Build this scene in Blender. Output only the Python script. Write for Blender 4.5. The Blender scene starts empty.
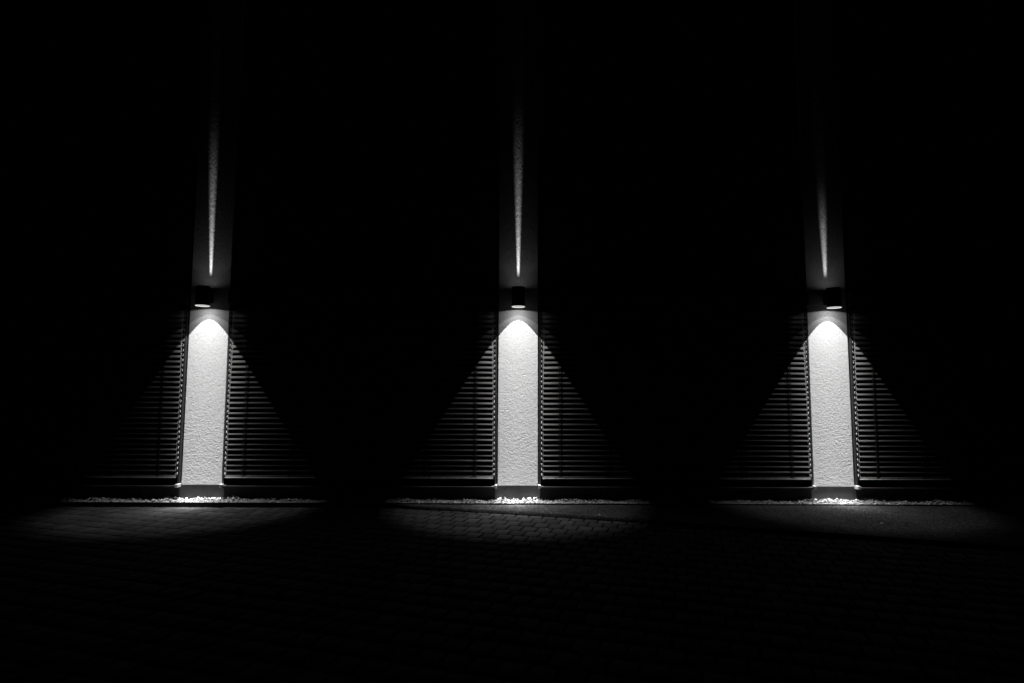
import bpy, bmesh, math, random
import numpy as np
from mathutils import Vector, Matrix, Euler

scene = bpy.context.scene
col = scene.collection
random.seed(7)
RNG = np.random.default_rng(11)

# ------------------------------------------------------------------ dimensions (metres)
SPACING = 4.605            # pillar to pillar
HALF = 0.296               # half the pillar width
PX = (-SPACING, 0.0, SPACING)
LAMP_Y = -0.20             # lamp axis in front of the plaster
SRC_Z = 3.003              # height of the downlight source
RIM_Z = 2.872              # lower rim of the lamp
TOP_Z = 3.155              # upper rim of the lamp
SHAFT_Z0 = 0.268           # lower edge of the plaster
SHAFT_Z1 = 9.0

# ------------------------------------------------------------------ materials
def mat(name, base=0.5, rough=0.7, metal=0.0, spec=0.5):
    m = bpy.data.materials.new(name); m.use_nodes = True
    b = m.node_tree.nodes['Principled BSDF']
    b.inputs['Base Color'].default_value = (base, base, base, 1)
    b.inputs['Roughness'].default_value = rough
    b.inputs['Metallic'].default_value = metal
    b.inputs['Specular IOR Level'].default_value = spec
    return m

def vary(m, lo, hi, scale, detail=4, bump=0.0, bump_scale=None, bump_dist=0.002, stretch=(1, 1, 1), rlo=None, rhi=None):
    """noise driven albedo between lo and hi, plus noise bump"""
    nt = m.node_tree; n = nt.nodes; l = nt.links
    b = n['Principled BSDF']
    tc = n.new('ShaderNodeTexCoord'); mp = n.new('ShaderNodeMapping')
    mp.inputs['Scale'].default_value = stretch
    oi = n.new('ShaderNodeObjectInfo'); ad = n.new('ShaderNodeVectorMath'); ad.operation = 'MULTIPLY_ADD'
    cmb = n.new('ShaderNodeCombineXYZ')
    for k in range(3): l.new(oi.outputs['Random'], cmb.inputs[k])
    ad.inputs[1].default_value = (17, 29, 41)
    l.new(cmb.outputs[0], ad.inputs[0]); l.new(tc.outputs['Object'], ad.inputs[2])
    l.new(ad.outputs[0], mp.inputs['Vector'])
    nz = n.new('ShaderNodeTexNoise'); nz.inputs['Scale'].default_value = scale; nz.inputs['Detail'].default_value = detail
    l.new(mp.outputs[0], nz.inputs['Vector'])
    mr = n.new('ShaderNodeMapRange')
    mr.inputs['From Min'].default_value = 0.3; mr.inputs['From Max'].default_value = 0.7
    mr.inputs['To Min'].default_value = lo; mr.inputs['To Max'].default_value = hi
    l.new(nz.outputs['Fac'], mr.inputs['Value'])
    l.new(mr.outputs[0], b.inputs['Base Color'])
    if rlo is not None:
        r2 = n.new('ShaderNodeMapRange')
        r2.inputs['From Min'].default_value = 0.3; r2.inputs['From Max'].default_value = 0.7
        r2.inputs['To Min'].default_value = rlo; r2.inputs['To Max'].default_value = rhi
        l.new(nz.outputs['Fac'], r2.inputs['Value']); l.new(r2.outputs[0], b.inputs['Roughness'])
    if bump:
        n2 = n.new('ShaderNodeTexNoise'); n2.inputs['Scale'].default_value = bump_scale or scale * 6
        n2.inputs['Detail'].default_value = 6
        l.new(mp.outputs[0], n2.inputs['Vector'])
        bp = n.new('ShaderNodeBump'); bp.inputs['Strength'].default_value = bump
        bp.inputs['Distance'].default_value = bump_dist
        l.new(n2.outputs['Fac'], bp.inputs['Height']); l.new(bp.outputs[0], b.inputs['Normal'])
    return m

M = {}
M['stucco'] = vary(mat('white_plaster', .66, .95, 0, .1), .59, .73, 48.0, 3, .15, 260, .002)
M['plinth'] = vary(mat('grey_plinth_paint', .15, .85, 0, .15), .12, .18, 3.0, 6, .15, 120, .002)
M['base'] = vary(mat('dark_base_render', .03, .85, 0, .2), .028, .042, 3.0, 6, .2, 120, .002)
M['facade'] = vary(mat('dark_facade_render', .02, .9, 0, .1), .016, .024, 2.0, 5, .3, 150, .002)
M['slat'] = vary(mat('grey_aluminium_slat', .1, .55, .0, .2), .055, .08, 3.0, 5, 0, stretch=(1, 8, 8), rlo=.4, rhi=.55)
M['bottom_rail'] = mat('grey_bottom_rail', .13, .5, 0, .3)
M['clip'] = mat('pale_clip_plastic', .2, .5, 0, .4)
M['rail'] = vary(mat('dark_rail_coating', .03, .5, 0, .3), .02, .03, 4.0, 4)
M['headbox'] = mat('black_headbox_coating', .025, .55, 0, .3)
M['cord'] = mat('black_cord', .012, .9, 0, .1)
M['sill'] = vary(mat('grey_sill_metal', .04, .6, .0, .2), .03, .05, 5.0, 4, rlo=.4, rhi=.6)
M['cap'] = mat('pale_end_cap', .4, .5, 0, .4)
M['frame'] = mat('dark_window_frame', .03, .5, 0, .3)
M['lamp'] = vary(mat('black_powder_coat', .018, .5, 0, .35), .014, .022, 20, 4)
M['reflector'] = mat('lamp_inner_white', .6, .6, 0, .3)
M['edging'] = vary(mat('dark_steel_edging', .03, .6, 0, .3), .02, .04, 8, 5)
M['joint'] = vary(mat('joint_sand', .02, 1, 0, .0), .005, .010, 30, 5)

g = mat('dark_window_glass', .01, .04, 0, .5); M['glass'] = g

# pebbles: a different grey for each stone (random per island)
g = mat('white_pebble', .5, .7, 0, .3)
nt = g.node_tree; geo = nt.nodes.new('ShaderNodeNewGeometry'); mr = nt.nodes.new('ShaderNodeMapRange')
mr.inputs['To Min'].default_value = .16; mr.inputs['To Max'].default_value = .48
nt.links.new(geo.outputs['Random Per Island'], mr.inputs['Value'])
nt.links.new(mr.outputs[0], nt.nodes['Principled BSDF'].inputs['Base Color'])
M['pebble'] = g

# paving stones: tone per stone plus speckle and bump
g = vary(mat('grey_paver', .1, .95, 0, .06), .6, 1.25, 45, 8, .5, 140, .003)
nt = g.node_tree; b = nt.nodes['Principled BSDF']
src = b.inputs['Base Color'].links[0].from_socket
geo = nt.nodes.new('ShaderNodeNewGeometry'); mr = nt.nodes.new('ShaderNodeMapRange')
mr.inputs['To Min'].default_value = .030; mr.inputs['To Max'].default_value = .052
nt.links.new(geo.outputs['Random Per Island'], mr.inputs['Value'])
mu = nt.nodes.new('ShaderNodeMath'); mu.operation = 'MULTIPLY'
nt.links.new(src, mu.inputs[0]); nt.links.new(mr.outputs[0], mu.inputs[1])
nt.links.new(mu.outputs[0], b.inputs['Base Color'])
M['paver'] = g

# asphalt: dark binder with pale aggregate
g = vary(mat('asphalt', .06, .95, 0, .06), .014, .026, 2.2, 8, .9, 110, .006)
nt = g.node_tree; b = nt.nodes['Principled BSDF']; src = b.inputs['Base Color'].links[0].from_socket
tc = nt.nodes.new('ShaderNodeTexCoord'); vo = nt.nodes.new('ShaderNodeTexVoronoi'); vo.inputs['Scale'].default_value = 70
nt.links.new(tc.outputs['Object'], vo.inputs['Vector'])
sp = nt.nodes.new('ShaderNodeSeparateColor'); nt.links.new(vo.outputs['Color'], sp.inputs[0])
pw = nt.nodes.new('ShaderNodeMath'); pw.operation = 'POWER'; pw.inputs[1].default_value = 5
nt.links.new(sp.outputs[0], pw.inputs[0])
ma = nt.nodes.new('ShaderNodeMath'); ma.operation = 'MULTIPLY_ADD'; ma.inputs[1].default_value = .07
nt.links.new(pw.outputs[0], ma.inputs[0]); nt.links.new(src, ma.inputs[2])
nt.links.new(ma.outputs[0], b.inputs['Base Color'])
M['asphalt'] = g

# far paving around: brick texture in the ground's own coordinates
g = mat('far_paving', .06, .95, 0, .06); nt = g.node_tree; b = nt.nodes['Principled BSDF']
tc = nt.nodes.new('ShaderNodeTexCoord'); br = nt.nodes.new('ShaderNodeTexBrick')
br.inputs['Color1'].default_value = (.03, .03, .03, 1); br.inputs['Color2'].default_value = (.05, .05, .05, 1)
br.inputs['Mortar'].default_value = (.007, .007, .007, 1); br.inputs['Scale'].default_value = 1
br.inputs['Brick Width'].default_value = .2; br.inputs['Row Height'].default_value = .28; br.inputs['Mortar Size'].default_value = .008
nt.links.new(tc.outputs['Object'], br.inputs['Vector']); nt.links.new(br.outputs['Color'], b.inputs['Base Color'])
M['farpave'] = g

def lens_material(name, strength, through):
    """frosted lens: glows, and lets part of the light behind it through"""
    m = bpy.data.materials.new(name); m.use_nodes = True
    nt = m.node_tree; nt.nodes.clear()
    out = nt.nodes.new('ShaderNodeOutputMaterial'); add = nt.nodes.new('ShaderNodeAddShader')
    em = nt.nodes.new('ShaderNodeEmission'); tr = nt.nodes.new('ShaderNodeBsdfTransparent')
    em.inputs['Strength'].default_value = strength
    tr.inputs['Color'].default_value = (through, through, through, 1)
    nt.links.new(em.outputs[0], add.inputs[0]); nt.links.new(tr.outputs[0], add.inputs[1])
    nt.links.new(add.outputs[0], out.inputs['Surface'])
    return m
M['lens'] = lens_material('glowing_lens', .52, .9)
M['uplens'] = lens_material('upper_lens', 1.0, .9)

# ------------------------------------------------------------------ helpers
def tag(o, label=None, cat=None, group=None, kind=None):
    if label: o['label'] = label
    if cat: o['category'] = cat
    if group: o['group'] = group
    if kind: o['kind'] = kind
    return o

def empty(name, loc):
    o = bpy.data.objects.new(name, None); o.location = loc; o.empty_display_size = .1
    col.objects.link(o); return o

def link_mesh(name, me, m, parent=None, loc=(0, 0, 0)):
    o = bpy.data.objects.new(name, me); col.objects.link(o); o.location = loc
    if parent: o.parent = parent
    if m: me.materials.append(m)
    return o

def box(bm, x0, x1, y0, y1, z0, z1):
    vs = [bm.verts.new(p) for p in ((x0,y0,z0),(x1,y0,z0),(x1,y1,z0),(x0,y1,z0),(x0,y0,z1),(x1,y0,z1),(x1,y1,z1),(x0,y1,z1))]
    for f in ((0,3,2,1),(4,5,6,7),(0,1,5,4),(1,2,6,5),(2,3,7,6),(3,0,4,7)):
        bm.faces.new([vs[i] for i in f])

def build(name, bm, m, parent=None, loc=(0, 0, 0), bevel=0.0, smooth=False):
    if bevel:
        bmesh.ops.bevel(bm, geom=list(bm.edges), offset=bevel, segments=2, affect='EDGES', profile=.6)
    bmesh.ops.recalc_face_normals(bm, faces=bm.faces)
    me = bpy.data.meshes.new(name); bm.to_mesh(me); bm.free()
    if smooth:
        for p in me.polygons: p.use_smooth = True
    return link_mesh(name, me, m, parent, loc)

def boxes(name, lst, m, parent=None, bevel=0.0, loc=(0, 0, 0)):
    bm = bmesh.new()
    for b_ in lst: box(bm, *b_)
    return build(name, bm, m, parent, loc, bevel)

def lathe(bm, prof, seg=48, cx=0, cy=0, closed=False):
    rings = []
    for r, z in prof:
        rings.append([bm.verts.new((cx + r*math.cos(2*math.pi*k/seg), cy + r*math.sin(2*math.pi*k/seg), z)) for k in range(seg)])
    n = len(rings)
    for i in range(n if closed else n-1):
        a, c = rings[i], rings[(i+1) % n]
        for k in range(seg):
            bm.faces.new((a[k], a[(k+1) % seg], c[(k+1) % seg], c[k]))
    return rings

def copy_tree(o, parent=None):
    c = o.copy(); col.objects.link(c)
    if parent: c.parent = parent
    for ch in o.children: copy_tree(ch, c)
    return c

def mesh_np(name, verts, faces, m, parent=None, smooth=True):
    me = bpy.data.meshes.new(name)
    nv, nf, k = len(verts), len(faces), faces.shape[1]
    me.vertices.add(nv); me.vertices.foreach_set('co', verts.astype(np.float32).ravel())
    me.loops.add(nf*k); me.loops.foreach_set('vertex_index', faces.astype(np.int32).ravel())
    me.polygons.add(nf)
    me.polygons.foreach_set('loop_start', (np.arange(nf)*k).astype(np.int32))
    me.polygons.foreach_set('loop_total', np.full(nf, k, np.int32))
    me.update(calc_edges=True); me.validate()
    if smooth: me.polygons.foreach_set('use_smooth', np.ones(nf, bool))
    return link_mesh(name, me, m, parent)

def gauss(a, sx, sy):
    def k(s):
        r = int(3*s)+1; x = np.arange(-r, r+1); w = np.exp(-x*x/(2*s*s)); return w/w.sum()
    a = np.apply_along_axis(lambda v: np.convolve(v, k(sx), 'same'), 1, a)
    return np.apply_along_axis(lambda v: np.convolve(v, k(sy), 'same'), 0, a)

# ------------------------------------------------------------------ pillars
def shaft(parent, seed):
    rng = np.random.default_rng(seed)
    xs = np.linspace(-HALF, HALF, 151)
    zs = np.concatenate([np.arange(SHAFT_Z0, 3.2, .004), np.arange(3.2, SHAFT_Z1, .010), [SHAFT_Z1]])
    nz, nx = len(zs), len(xs)
    def f(sx, sy):
        a = gauss(rng.standard_normal((nz, nx)), sx, sy); return a/a.std()
    h = .75*f(.9, 1.1) + .30*f(1.6, 2.0) + .06*f(7, 9)
    pit = f(2.2, 1.6); h = h - 1.6*np.clip(pit-1.7, 0, None)       # the scratched-out grooves of the rubbed plaster
    h = h*STUCCO_AMP*(1 + 1.1*np.clip((zs-3.2)/.5, 0, 1))[:, None]
    edge = np.clip((HALF-np.abs(xs))/.008, 0, 1)                   # arris rounded a little
    h = h*edge[None, :]
    back = .006*(1-edge)**2
    X, Z = np.meshgrid(xs, zs)
    Y = -h + back[None, :]
    V = np.stack([X, Y, Z], -1).reshape(-1, 3)
    i = (np.arange(nz-1)[:, None]*nx + np.arange(nx-1)[None, :]).ravel()
    F = np.stack([i, i+1, i+1+nx, i+nx], 1)
    # sides, underside and back
    base = len(V)
    ring = np.concatenate([np.arange(nx), [(nx-1)+r*nx for r in range(1, nz)], (nz-1)*nx+np.arange(nx-2, -1, -1), [r*nx for r in range(nz-2, 0, -1)]])
    VB = V[ring].copy(); VB[:, 1] = .30
    k = len(ring); j = np.arange(k)
    FB = np.stack([ring[j], base+j, base+(j+1) % k, ring[(j+1) % k]], 1)
    return mesh_np('shaft', np.concatenate([V, VB]), np.concatenate([F, FB]), M['stucco'], parent)
STUCCO_AMP = .00046

plabels = ('left white plaster pillar rising behind paving stones, with no kerb line cutting across its pool of light',
           'middle white plaster pillar standing straight behind the start of the slanting kerb step',
           'right white plaster pillar standing behind plain dark asphalt')
for i, x in enumerate(PX):
    p = empty('wall_pillar', (x, 0, 0))
    tag(p, plabels[i], 'pillar', 'lit pillars of the facade')
    s = shaft(p, 100+i)
    boxes('plinth', [(-HALF-.03, HALF+.03, .018, .30, -.05, SHAFT_Z0-.002)], M['plinth'], p)

# ------------------------------------------------------------------ walls between the pillars
BAYS = [(-9.0, PX[0]-HALF), (PX[0]+HALF, PX[1]-HALF), (PX[1]+HALF, PX[2]-HALF), (PX[2]+HALF, 9.1)]
where = ('far left, beyond the left pillar', 'between the left and middle pillars', 'between the middle and right pillars', 'far right, beyond the right pillar')
def facade():
    for k, (x0, x1) in enumerate(BAYS):
        o = boxes('facade_wall', [(x0+.001, x1-.001, .04, .30, 3.10, SHAFT_Z1)], M['facade'])
        tag(o, 'dark upper wall panel above the blind, ' + where[k], 'wall', 'dark upper wall panels')
        o = boxes('base_wall', [(x0+.032 if k else x0, x1-.032 if k < 3 else x1, .006, .30, -.05, .232)], M['base'])
        tag(o, 'low dark base wall under the window, ' + where[k], 'wall', 'low base walls under the windows')
facade()

# ------------------------------------------------------------------ windows with sills
def window(k, x0, x1):
    w = empty('window', ((x0+x1)/2, 0, .282)); tag(w, 'dark tall window behind closed blinds, ' + where[k], 'window', 'windows behind the blinds')
    L = (x1-x0)/2
    z0, z1 = 0.0, 2.84
    fr = [(-L+.002, -L+.07, .08, .15, z0, z1), (L-.07, L-.002, .08, .15, z0, z1), (-L+.071, L-.071, .08, .15, z0, .08), (-L+.071, L-.071, .08, .15, z1-.08, z1)]
    n = 3
    for j in range(1, n):
        xm = -L + 2*L*j/n; fr.append((xm-.04, xm+.04, .082, .148, .081, z1-.081))
    f = boxes('frame', fr, M['frame'], w)
    for j in range(n):
        a, c = -L+2*L*j/n, -L+2*L*(j+1)/n
        boxes('pane', [(a+.03, c-.03, .11, .118, .06, z1-.06)], M['glass'], w)
    bm = bmesh.new()
    zt, zf = -.004, -.018              # the sill slopes a little to the front and has a folded lip
    prof = [(.079, zt), (-.085, zf), (-.085, zf-.022), (-.081, zf-.022), (-.081, zf-.004), (.079, zt-.004)]
    ra = [bm.verts.new((-L+.046, y, z)) for y, z in prof]; rb = [bm.verts.new((L-.046, y, z)) for y, z in prof]
    for j in range(6): bm.faces.new((ra[j], rb[j], rb[(j+1) % 6], ra[(j+1) % 6]))
    bm.faces.new(ra); bm.faces.new(rb[::-1])
    s = build('sill', bm, M['sill'], w)
    for sg in (-1, 1):
        a, c = sorted((sg*(L-.006), sg*(L-.040)))
        boxes('end_cap', [(a, c, -.092, .078, -.044, .004)], M['cap'], s, bevel=.003)
    return w
for k, (x0, x1) in enumerate(BAYS): window(k, x0, x1)

# ------------------------------------------------------------------ outside venetian blinds
PITCH = .0750
TILT = math.radians(70)
def slat_profile():
    """cross-section (y, z) of a closed, slightly cupped 80 mm slat, lower edge outwards"""
    tilt = TILT; pts = []
    n = 7
    for i in range(n):
        u = -1 + 2*i/(n-1)
        a = .0405*u; c = .006*(1-u*u)
        pts.append((a*math.cos(tilt) + c*math.sin(tilt)*-1, a*math.sin(tilt) + c*math.cos(tilt)))
    # beaded lips
    return pts
PROF = slat_profile()
YC = -.030
def blind(k, x0, x1, blabel):
    rng = random.Random(40+k)
    b = empty('venetian_blind', ((x0+x1)/2, 0, .282)); tag(b, blabel, 'blind', 'closed outside blinds')
    L = (x1-x0)/2; zb = .26
    e = L-.064
    nx = 14
    bm = bmesh.new(); bc = bmesh.new()
    z = .405; 
    while z < 2.86:
        dz = [rng.uniform(-.0010, .0010) for _ in range(3)]; ta = rng.uniform(-.028, .028)
        top, bot = [], []
        sag = rng.uniform(0, .0012)
        for j in range(nx+1):
            u = -1+2*j/nx; x = e*u
            off = dz[0] + dz[1]*u + sag*math.cos(u*9+dz[2]*900)
            ca, sa = math.cos(ta), math.sin(ta)
            rt = []
            for (y, zz) in PROF:
                rt.append(bm.verts.new((x, YC + y*ca - zz*sa, z-zb + off + y*sa + zz*ca)))
            top.append(rt)
            bot.append([bm.verts.new((v.co.x, v.co.y+.0011, v.co.z-.0011)) for v in rt])
        m = len(PROF)
        for j in range(nx):
            for i in range(m-1):
                bm.faces.new((top[j][i], top[j+1][i], top[j+1][i+1], top[j][i+1]))
                bm.faces.new((bot[j][i], bot[j][i+1], bot[j+1][i+1], bot[j+1][i]))
            bm.faces.new((top[j][0], bot[j][0], bot[j+1][0], top[j+1][0]))
            bm.faces.new((top[j][-1], top[j+1][-1], bot[j+1][-1], bot[j][-1]))
        for j in (0, nx):
            for i in range(m-1): bm.faces.new((top[j][i], bot[j][i], bot[j][i+1], top[j][i+1]))
        # end plates that run in the side rails, following the slope of the slat
        for sg in (-1, 1):
            x0_, x1_ = sg*(e+.012), sg*(e+.018)
            ct, st = math.cos(TILT), math.sin(TILT)
            pl = [(ct*a_ - st*h_, st*a_ + ct*h_) for a_, h_ in ((-.032, .004), (-.032, -.002), (.026, -.002), (.026, .004))]
            da = rng.uniform(-.06, .06); du = rng.uniform(-.002, .002)
            ra = []
            for xx in (x0_, x1_):
                ra.append([bc.verts.new((xx, YC + y*math.cos(da) - q*math.sin(da) + .002, z-zb + du + y*math.sin(da) + q*math.cos(da))) for y, q in pl])
            for i in range(4): bc.faces.new((ra[0][i], ra[0][(i+1) % 4], ra[1][(i+1) % 4], ra[1][i]))
            bc.faces.new(ra[0]); bc.faces.new(ra[1][::-1])
        z += PITCH
    me2 = bpy.data.meshes.new('plates'); bc.faces.ensure_lookup_table()
    for f_ in bc.faces: f_.material_index = 1
    bmesh.ops.recalc_face_normals(bc, faces=bc.faces); bc.to_mesh(me2); bc.free()
    bm.from_mesh(me2); bpy.data.meshes.remove(me2)
    s = build('slats', bm, M['slat'], b, smooth=True); s.data.materials.append(M['clip'])
    # bottom rail
    boxes('bottom_rail', [(-e, e, YC-.036, YC+.030, .346-zb, .364-zb)], M['bottom_rail'], b, bevel=.004)
    for sg in (-1, 1):
        a, c = sorted((sg*(L-.017), sg*(L-.038)))
        boxes('guide_rail', [(a, c, -.030, .075, .252-zb, 2.895-zb)], M['rail'], b)
    boxes('head_box', [(-L+.014, L-.014, -.085, .039, 2.90-zb, 3.095-zb)], M['headbox'], b)
    xs = []
    x = e-.28
    if k in (1, 2): 
        n = 5
        xs = [-(e-.25)+j*2*(e-.25)/n for j in range(n+1)]
    else:
        xs = [-(e-.25)+j*.68 for j in range(6)] if k == 3 else [(e-.25)-j*.68 for j in range(6)]
    for x in xs:
        boxes('ladder_cord', [(x-.009, x+.009, YC-.0200, YC-.0180, .34-zb, 2.90-zb)], M['cord'], b)
    return b
blabels = ('closed slatted blind beyond the left pillar, lit only at its right end',
           'closed slatted blind between the left and middle pillars, lit at both ends',
           'closed slatted blind between the middle and right pillars, lit at both ends',
           'closed slatted blind beyond the right pillar, lit only at its left end')
for k, (x0, x1) in enumerate(BAYS): blind(k, x0, x1, blabels[k])

# ------------------------------------------------------------------ wall lamps (up and down)
def make_lamp():
    t = empty('wall_lamp', (0, 0, RIM_Z))
    z = lambda v: v-RIM_Z
    R, r = .096, .0905
    bm = bmesh.new()     # open tube with rounded rims, dividing plate inside
    lathe(bm, [(R-.002, 0), (R, .003), (R, z(TOP_Z)-.004), (R-.003, z(TOP_Z)), (r, z(TOP_Z)), (r, .166), (.0005, .166), (.0005, .160), (r, .160), (r, 0)], 64, 0, LAMP_Y, closed=True)
    build('housing', bm, M['lamp'], t, smooth=False)
    boxes('wall_bracket', [(-.03, .03, LAMP_Y+R-.012, -.004, .09, .20), (-.05, .05, -.014, -.0035, .06, .23)], M['lamp'], t, bevel=.002)
    bm = bmesh.new(); rg = lathe(bm, [(r+.002, -.0005), (r+.005, -.002), (r+.005, -.006), (r+.002, -.009), (r*.6, -.0105), (.0005, -.0112)], 64, 0, LAMP_Y)
    build('lens', bm, M['lens'], t)
    bm = bmesh.new(); lathe(bm, [(r-.001, z(TOP_Z)-.006), (r*.5, z(TOP_Z)-.006), (.0005, z(TOP_Z)-.006)], 64, 0, LAMP_Y)
    build('upper_lens', bm, M['uplens'], t)
    return t
llabels = ('black tube lamp with a glowing underside, mounted on the left pillar',
           'black tube lamp with a glowing underside, mounted on the middle pillar',
           'black tube lamp with a glowing underside, mounted on the right pillar')
lamp0 = make_lamp()
for i, x in enumerate(PX):
    l_ = lamp0 if i == 0 else copy_tree(lamp0)
    l_.location.x = x; tag(l_, llabels[i], 'wall lamp', 'wall lamps on the pillars')

# ---- the light of the lamps: spots inside the housings with a luminaire's own intensity distribution
def light_nodes(ld):
    ld.use_nodes = True; nt = ld.node_tree; n = nt.nodes; l = nt.links
    em = [q for q in n if q.type == 'EMISSION'][0]
    tc = n.new('ShaderNodeTexCoord')
    sx = n.new('ShaderNodeSeparateXYZ'); l.new(tc.outputs['Normal'], sx.inputs[0])
    def math_(op, a, b=None, c=None, clamp=False):
        q = n.new('ShaderNodeMath'); q.operation = op; q.use_clamp = clamp
        for i, v in enumerate((a, b, c)):
            if v is None: continue
            if isinstance(v, (int, float)): q.inputs[i].default_value = v
            else: l.new(v, q.inputs[i])
        return q.outputs[0]
    def sstep(v, a, b):
        q = n.new('ShaderNodeMapRange'); q.interpolation_type = 'SMOOTHSTEP'
        l.new(v, q.inputs['Value']); q.inputs['From Min'].default_value = a; q.inputs['From Max'].default_value = b
        return q.outputs[0]
    az = math_('ABSOLUTE', sx.outputs[2]); az = math_('MAXIMUM', az, .01)
    s = math_('DIVIDE', sx.outputs[0], az); t = math_('DIVIDE', sx.outputs[1], az)
    return em, s, t, math_, sstep, l

DOWN_W, DOWN_N = 1.0, 1.0
TSIGN = 1.0
def down_light(x, k):
    ld = bpy.data.lights.new('downlight', 'SPOT'); o = bpy.data.objects.new('downlight', ld); col.objects.link(o)
    o.location = (x, LAMP_Y, SRC_Z)
    ld.spot_size = 2*math.atan(.648); ld.spot_blend = .035; ld.shadow_soft_size = .0025
    ld.energy = 4
    em, s, t, m, ss, l = light_nodes(ld)
    tp = m('MAXIMUM', m('MULTIPLY', t, TSIGN), .02)
    # wall-washing lobe: evens out the brightness down the pillar
    W = ss(tp, .042, .062)
    r = m('DIVIDE', s, tp); r2 = m('MULTIPLY', r, r); A = m('DIVIDE', 1, m('ADD', m('MULTIPLY_ADD', r2, .05, 1.0), m('MULTIPLY', m('MULTIPLY', r2, r2), .014)))
    geo3 = m('POWER', m('ADD', m('MULTIPLY_ADD', s, s, 1.0), m('MULTIPLY', t, t)), 1.5)
    base = m('POWER', m('MAXIMUM', tp, .05), -2.62)
    wall = m('MULTIPLY', m('MULTIPLY', W, A), m('MULTIPLY', m('MULTIPLY', base, geo3), .040*WALL_K))
    # floor lobe, round
    rho2 = m('ADD', m('MULTIPLY', s, s), m('MULTIPLY', t, t))
    fl = m('POWER', m('MULTIPLY_ADD', rho2, 1/(.09*.09), 1.0), -.52)
    core = m('POWER', m('MULTIPLY_ADD', rho2, 1/(.11*.11), 1.0), -2)
    fl = m('ADD', fl, m('MULTIPLY', core, 3.8))
    rho = m('SQRT', rho2); fl = m('MULTIPLY', fl, m('MULTIPLY_ADD', ss(rho, .47, .645), -.88, 1.0))
    fl = m('MULTIPLY', fl, m('SUBTRACT', 1, ss(m('MULTIPLY', t, TSIGN), .035, .075)))
    wall = m('MULTIPLY', wall, m('MULTIPLY_ADD', ss(r, -3.0, -1.5), 1-SIDE[k], SIDE[k]))
    tot = m('ADD', wall, m('MULTIPLY', fl, FLOOR_K*FLOOR_S[k]))
    l.new(m('MULTIPLY', tot, 10), em.inputs['Strength'])
    return o
def wide_light(name, x, z, tan_, lo, hi, power, watts):
    """stray light of the reflector: wide, and thrown at the wall rather than down"""
    ld = bpy.data.lights.new(name, 'SPOT'); o = bpy.data.objects.new(name, ld); col.objects.link(o)
    o.location = (x, LAMP_Y, z)
    ld.spot_size = 2*math.atan(tan_); ld.spot_blend = .06; ld.shadow_soft_size = .006; ld.energy = .5
    em, s, t, m, ss, l = light_nodes(ld)
    tp = m('MAXIMUM', m('MULTIPLY', t, TSIGN), .02)
    r = m('DIVIDE', s, tp); A = m('DIVIDE', 1, m('MULTIPLY_ADD', m('MULTIPLY', r, r), .5, 1.0))
    v = m('MULTIPLY', m('MULTIPLY', m('MULTIPLY', ss(tp, lo, hi), watts/.5), A), m('POWER', m('MAXIMUM', tp, lo), power))
    l.new(v, em.inputs['Strength'])
    return o
def spill_light(x): return wide_light('reflector_spill', x, 2.945, 1.14, .10, .40, -2.0, SPILL_W)
def glow_light(x): return wide_light('lens_glow', x, RIM_Z+.012, 6.0, .3, 1.0, -.6, GLOW_W)
def up_light(x, k):
    ld = bpy.data.lights.new('uplight', 'SPOT'); o = bpy.data.objects.new('uplight', ld); col.objects.link(o)
    o.location = (x, LAMP_Y, 3.04); o.rotation_euler = (math.pi, 0, 0)
    ld.spot_size = math.radians(100); ld.spot_blend = .05; ld.shadow_soft_size = .002
    ld.energy = UP_W[k]*.1
    em, s, t, m, ss, l = light_nodes(ld)
    tp = m('MAXIMUM', m('MULTIPLY', t, UPSIGN), .0)
    half = m('MULTIPLY_ADD', tp, .0110/.2, .029)
    half = m('MULTIPLY', half, UP_WID[k])
    q = m('DIVIDE', m('ABSOLUTE', m('SUBTRACT', s, UP_OFF[k])), half)
    lat = m('SUBTRACT', 1, ss(q, .15, 1.25))
    rr = m('DIVIDE', s, m('MAXIMUM', tp, .02)); lat = m('ADD', lat, m('DIVIDE', .013, m('MULTIPLY_ADD', m('MULTIPLY', rr, rr), .4, 1.0)))
    cut = m('SUBTRACT', 1, ss(tp, .42, .68))
    far = ss(tp, *UP_FAR[k])
    base = m('DIVIDE', 1, m('MULTIPLY_ADD', tp, tp, .085))
    l.new(m('MULTIPLY', m('MULTIPLY', m('MULTIPLY', lat, cut), 10), m('MULTIPLY', base, m('MULTIPLY_ADD', far, .96, .04))), em.inputs['Strength'])
    return o
WALL_K, FLOOR_K, SPILL_W, GLOW_W = 1.98, 25.0, 1.6, 2.4
FLOOR_S = (.78, .95, .62)
SIDE = (.24, 1.0, .95)
UP_FAR = ((.065, .12), (.06, .115), (.10, .21))
UP_W = (12, 12, 6.5); UP_WID = (1.0, 1.0, 1.3); UP_OFF = (-.024, -.003, -.004); UPSIGN = -1.0
for k, x in enumerate(PX):
    down_light(x, k); spill_light(x); glow_light(x); up_light(x, k)

# ------------------------------------------------------------------ ground
YE = -.26                               # front of the gravel strip
ROT = math.radians(-16.5)
LINE = [(-1.75, YE-.012), (.17, -.73), (1.57, -1.15), (2.93, -1.60), (3.90, -1.90), (5.08, -2.31), (9.2, -3.75)]
def line_y(x):
    if x <= LINE[0][0]: return YE
    for (a, ya), (c, yc) in zip(LINE, LINE[1:]):
        if x <= c: return ya+(yc-ya)*(x-a)/(c-a)
    return LINE[-1][1]
APRON = .048
# wide ground to the horizon
bm = bmesh.new()
for p in ((-250, -250), (250, -250), (250, 250), (-250, 250)): bm.verts.new((p[0], p[1], 0))
bm.faces.new(bm.verts); o = build('ground', bm, M['farpave'], loc=(0, 0, -.014)); o.rotation_euler.z = 0
tag(o, kind='structure')
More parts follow.
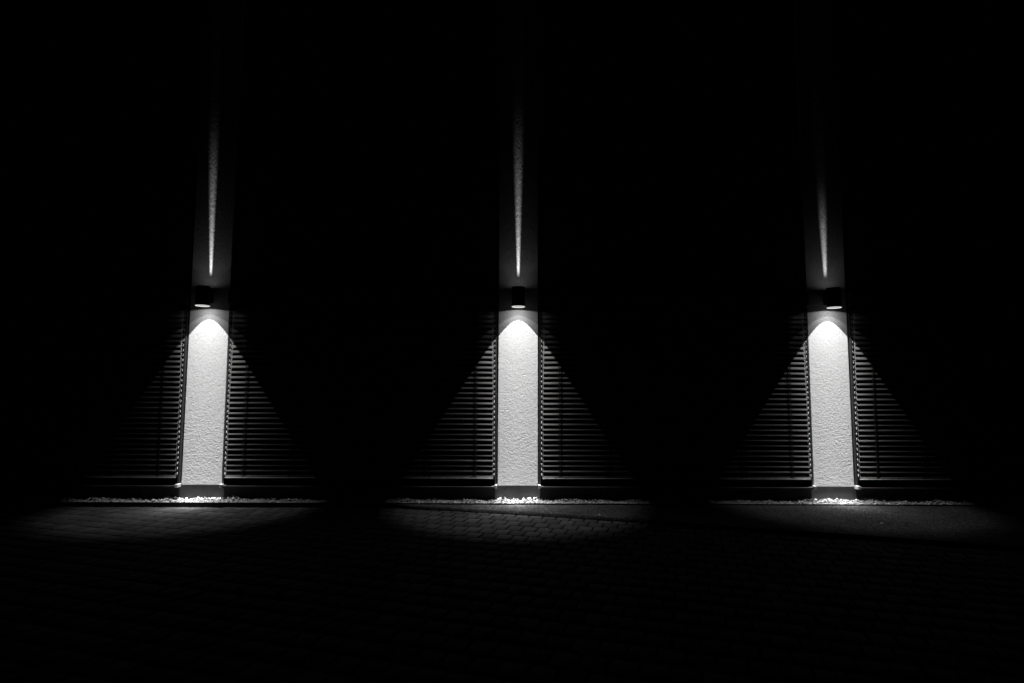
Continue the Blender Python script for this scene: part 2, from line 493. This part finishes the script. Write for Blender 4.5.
# bed of joint sand under the stones
bm = bmesh.new(); box(bm, -10, 10, -9, .2, -.013, -.006); tag(build('joint_bed', bm, M['joint']), kind='structure')
# paving stones: one mesh, real stones with bevelled edges
PW, PD = .182, .225
def pavers():
    ca, sa = math.cos(ROT), math.sin(ROT)
    V, F = [], []
    rng = random.Random(5)
    for rj in range(-36, 40):
        for ci in range(-70, 70):
            u = (ci + (.5 if rj % 2 else 0))*PW; v = rj*PD
            cx, cy = u*ca - v*sa, u*sa + v*ca
            if not (-9.5 < cx < 9.5 and -8.5 < cy < YE+.1): continue
            if cx > LINE[0][0] and cy > line_y(cx)+.13: continue
            gap = .015; b = .010
            hz = rng.uniform(-.0025, .0025); tx = rng.uniform(-.008, .008); ty = rng.uniform(-.008, .008); tw = rng.uniform(-.012, .012)
            n0 = len(V)
            for (ins, z) in ((gap/2, -.010), (gap/2, -.007), (gap/2+b, 0.0)):
                for sx_, sy_ in ((-1, -1), (1, -1), (1, 1), (-1, 1)):
                    a = sx_*(PW/2-ins); c = sy_*(PD/2-ins); a, c = a-c*tw, c+a*tw
                    zz = z + (hz + a*tx + c*ty if z > -.009 else 0)
                    px, py = (u+a)*ca - (v+c)*sa, (u+a)*sa + (v+c)*ca
                    V.append((px, min(py, YE-.001), zz))
            for q in (0, 4):
                for e in range(4): F.append((n0+q+e, n0+q+(e+1) % 4, n0+q+4+(e+1) % 4, n0+q+4+e))
            F.append((n0+8, n0+9, n0+10, n0+11))
    o = mesh_np('paving_stones', np.array(V), np.array(F), M['paver'], smooth=False)
    tag(o, kind='structure')
pavers()
# raised asphalt wedge with its step (kerb face) towards the stones
def apron():
    xs = np.linspace(LINE[0][0]+.03, 9.0, 420); ny = 40
    rng = np.random.default_rng(3)
    rough = gauss(rng.standard_normal((len(xs), ny+1)), 1.2, 1.2); rough /= rough.std()
    big = gauss(rng.standard_normal((len(xs), ny+1)), 6, 8); big /= big.std()
    V = []
    for i, x in enumerate(xs):
        yl = line_y(x) - .004*math.sin(x*9.1)
        for j in range(ny+1):
            y = yl + (YE-.0005-yl)*j/ny
            d = min(1, (j/ny)*8)
            V.append((x, y, APRON + (.0012*rough[i, j]+.0018*big[i, j])*d - .006*(1-d)**2))
        V.append((x, yl-.004, -.009))
    V = np.array(V); k = ny+2
    F = []
    for i in range(len(xs)-1):
        a, c = i*k, (i+1)*k
        for j in range(ny): F.append((a+j, c+j, c+j+1, a+j+1))
        F.append((a+ny+1, c+ny+1, c, a))
    o = mesh_np('pavement', V, np.array(F), M['asphalt'], smooth=True); tag(o, kind='structure')
apron()
# steel edging of the gravel strip
o = boxes('kerb', [(-9, 9, YE, YE+.008, -.012, .066)], M['edging']); tag(o, kind='structure')
o = boxes('gravel_bed', [(-9, 9, YE+.0085, .25, -.012, .040)], M['joint']); tag(o, kind='structure')

# gravel: countless pebbles, one object
def ico():
    bm = bmesh.new(); bmesh.ops.create_icosphere(bm, subdivisions=2, radius=1)
    bm.verts.ensure_lookup_table()
    v = np.array([q.co[:] for q in bm.verts]); f = np.array([[q.index for q in p.verts] for p in bm.faces]); bm.free(); return v, f
IV, IF = ico()
def stone(rng, size):
    v = IV*(1 + .16*rng.standard_normal((len(IV), 1))*.6)
    v = v*np.array([1, rng.uniform(.65, 1), rng.uniform(.5, .8)])*size
    e = Euler((rng.uniform(-.6, .6), rng.uniform(-.6, .6), rng.uniform(0, 6.3))).to_matrix()
    return v @ np.array(e).T
def gravel():
    rng = np.random.default_rng(21); VS, FS = [], []; n = 0
    heap = [rng.uniform(0, 6.3) for _ in range(6)]
    for k in range(15000):
        x = rng.uniform(-8, 8); y = rng.uniform(YE+.02, .012)
        if abs(x) > 7.2 and rng.random() < .5: continue
        hz = .5+.5*math.sin(x*2.3+heap[0])*math.sin(x*5.1+heap[1]) ; hz = .35*hz + .35*(.5+.5*math.sin(x*13+heap[2]))
        back = (y-YE)/.26
        size = rng.uniform(.005, .012) if rng.random() < .9 else rng.uniform(.012, .018)
        z = .046 + rng.random()**1.6*(.02 + .042*back*hz*2)
        v = stone(rng, size) + np.array([x, y, z])
        VS.append(v); FS.append(IF+n); n += len(IV)
    o = mesh_np('gravel', np.concatenate(VS), np.concatenate(FS), M['pebble'], smooth=True)
    tag(o, 'strip of pale loose gravel along the foot of the wall', 'gravel', kind='stuff')
gravel()
# two stray stones on the asphalt
for (x, y, sz, z, lab) in ((1.06, -.93, .014, APRON+.006, 'single pale pebble lying by the slanting kerb step right of the middle pillar'),
                       (4.43, -1.36, .016, APRON+.008, 'single pale pebble lying on the asphalt before the right pillar')):
    rng = np.random.default_rng(int(x*100)); v = stone(rng, sz)
    o = mesh_np('pebble', v, IF, M['pebble']); o.location = (x, y, z); tag(o, lab, 'pebble', 'stray pebbles')

# ------------------------------------------------------------------ sky: a moonless night, almost black
w = bpy.data.worlds.new('World'); scene.world = w; w.use_nodes = True
nt = w.node_tree; bg = nt.nodes['Background']
sky = nt.nodes.new('ShaderNodeTexSky'); sky.sky_type = 'NISHITA'; sky.sun_disc = False
sky.sun_elevation = math.radians(-4); sky.sun_rotation = math.radians(160)
bw = nt.nodes.new('ShaderNodeRGBToBW'); nt.links.new(sky.outputs[0], bw.inputs[0]); nt.links.new(bw.outputs[0], bg.inputs['Color'])
bg.inputs['Strength'].default_value = .0005

# ------------------------------------------------------------------ camera
cd = bpy.data.cameras.new('camera'); cam = bpy.data.objects.new('camera', cd); col.objects.link(cam); scene.camera = cam
cd.sensor_width = 36; cd.lens = 574/1024*36; cd.clip_end = 1000; cd.clip_start = .05
cam.location = (0, -8.5, 1.68)
cam.rotation_euler = (Matrix.Rotation(math.radians(90+4.67), 3, 'X') @ Matrix.Rotation(math.radians(.17), 3, 'Z')).to_euler()
cd.shift_x = -6.2/1024

scene.view_settings.view_transform = 'Standard'; scene.view_settings.look = 'None'
scene.view_settings.exposure = 0; scene.view_settings.gamma = 1
scene.render.engine = 'CYCLES'
scene.cycles.use_denoising = True
scene.cycles.max_bounces = 6; scene.cycles.diffuse_bounces = 4; scene.cycles.transparent_max_bounces = 16
scene.cycles.use_light_tree = True
scene.cycles.sample_clamp_indirect = 4
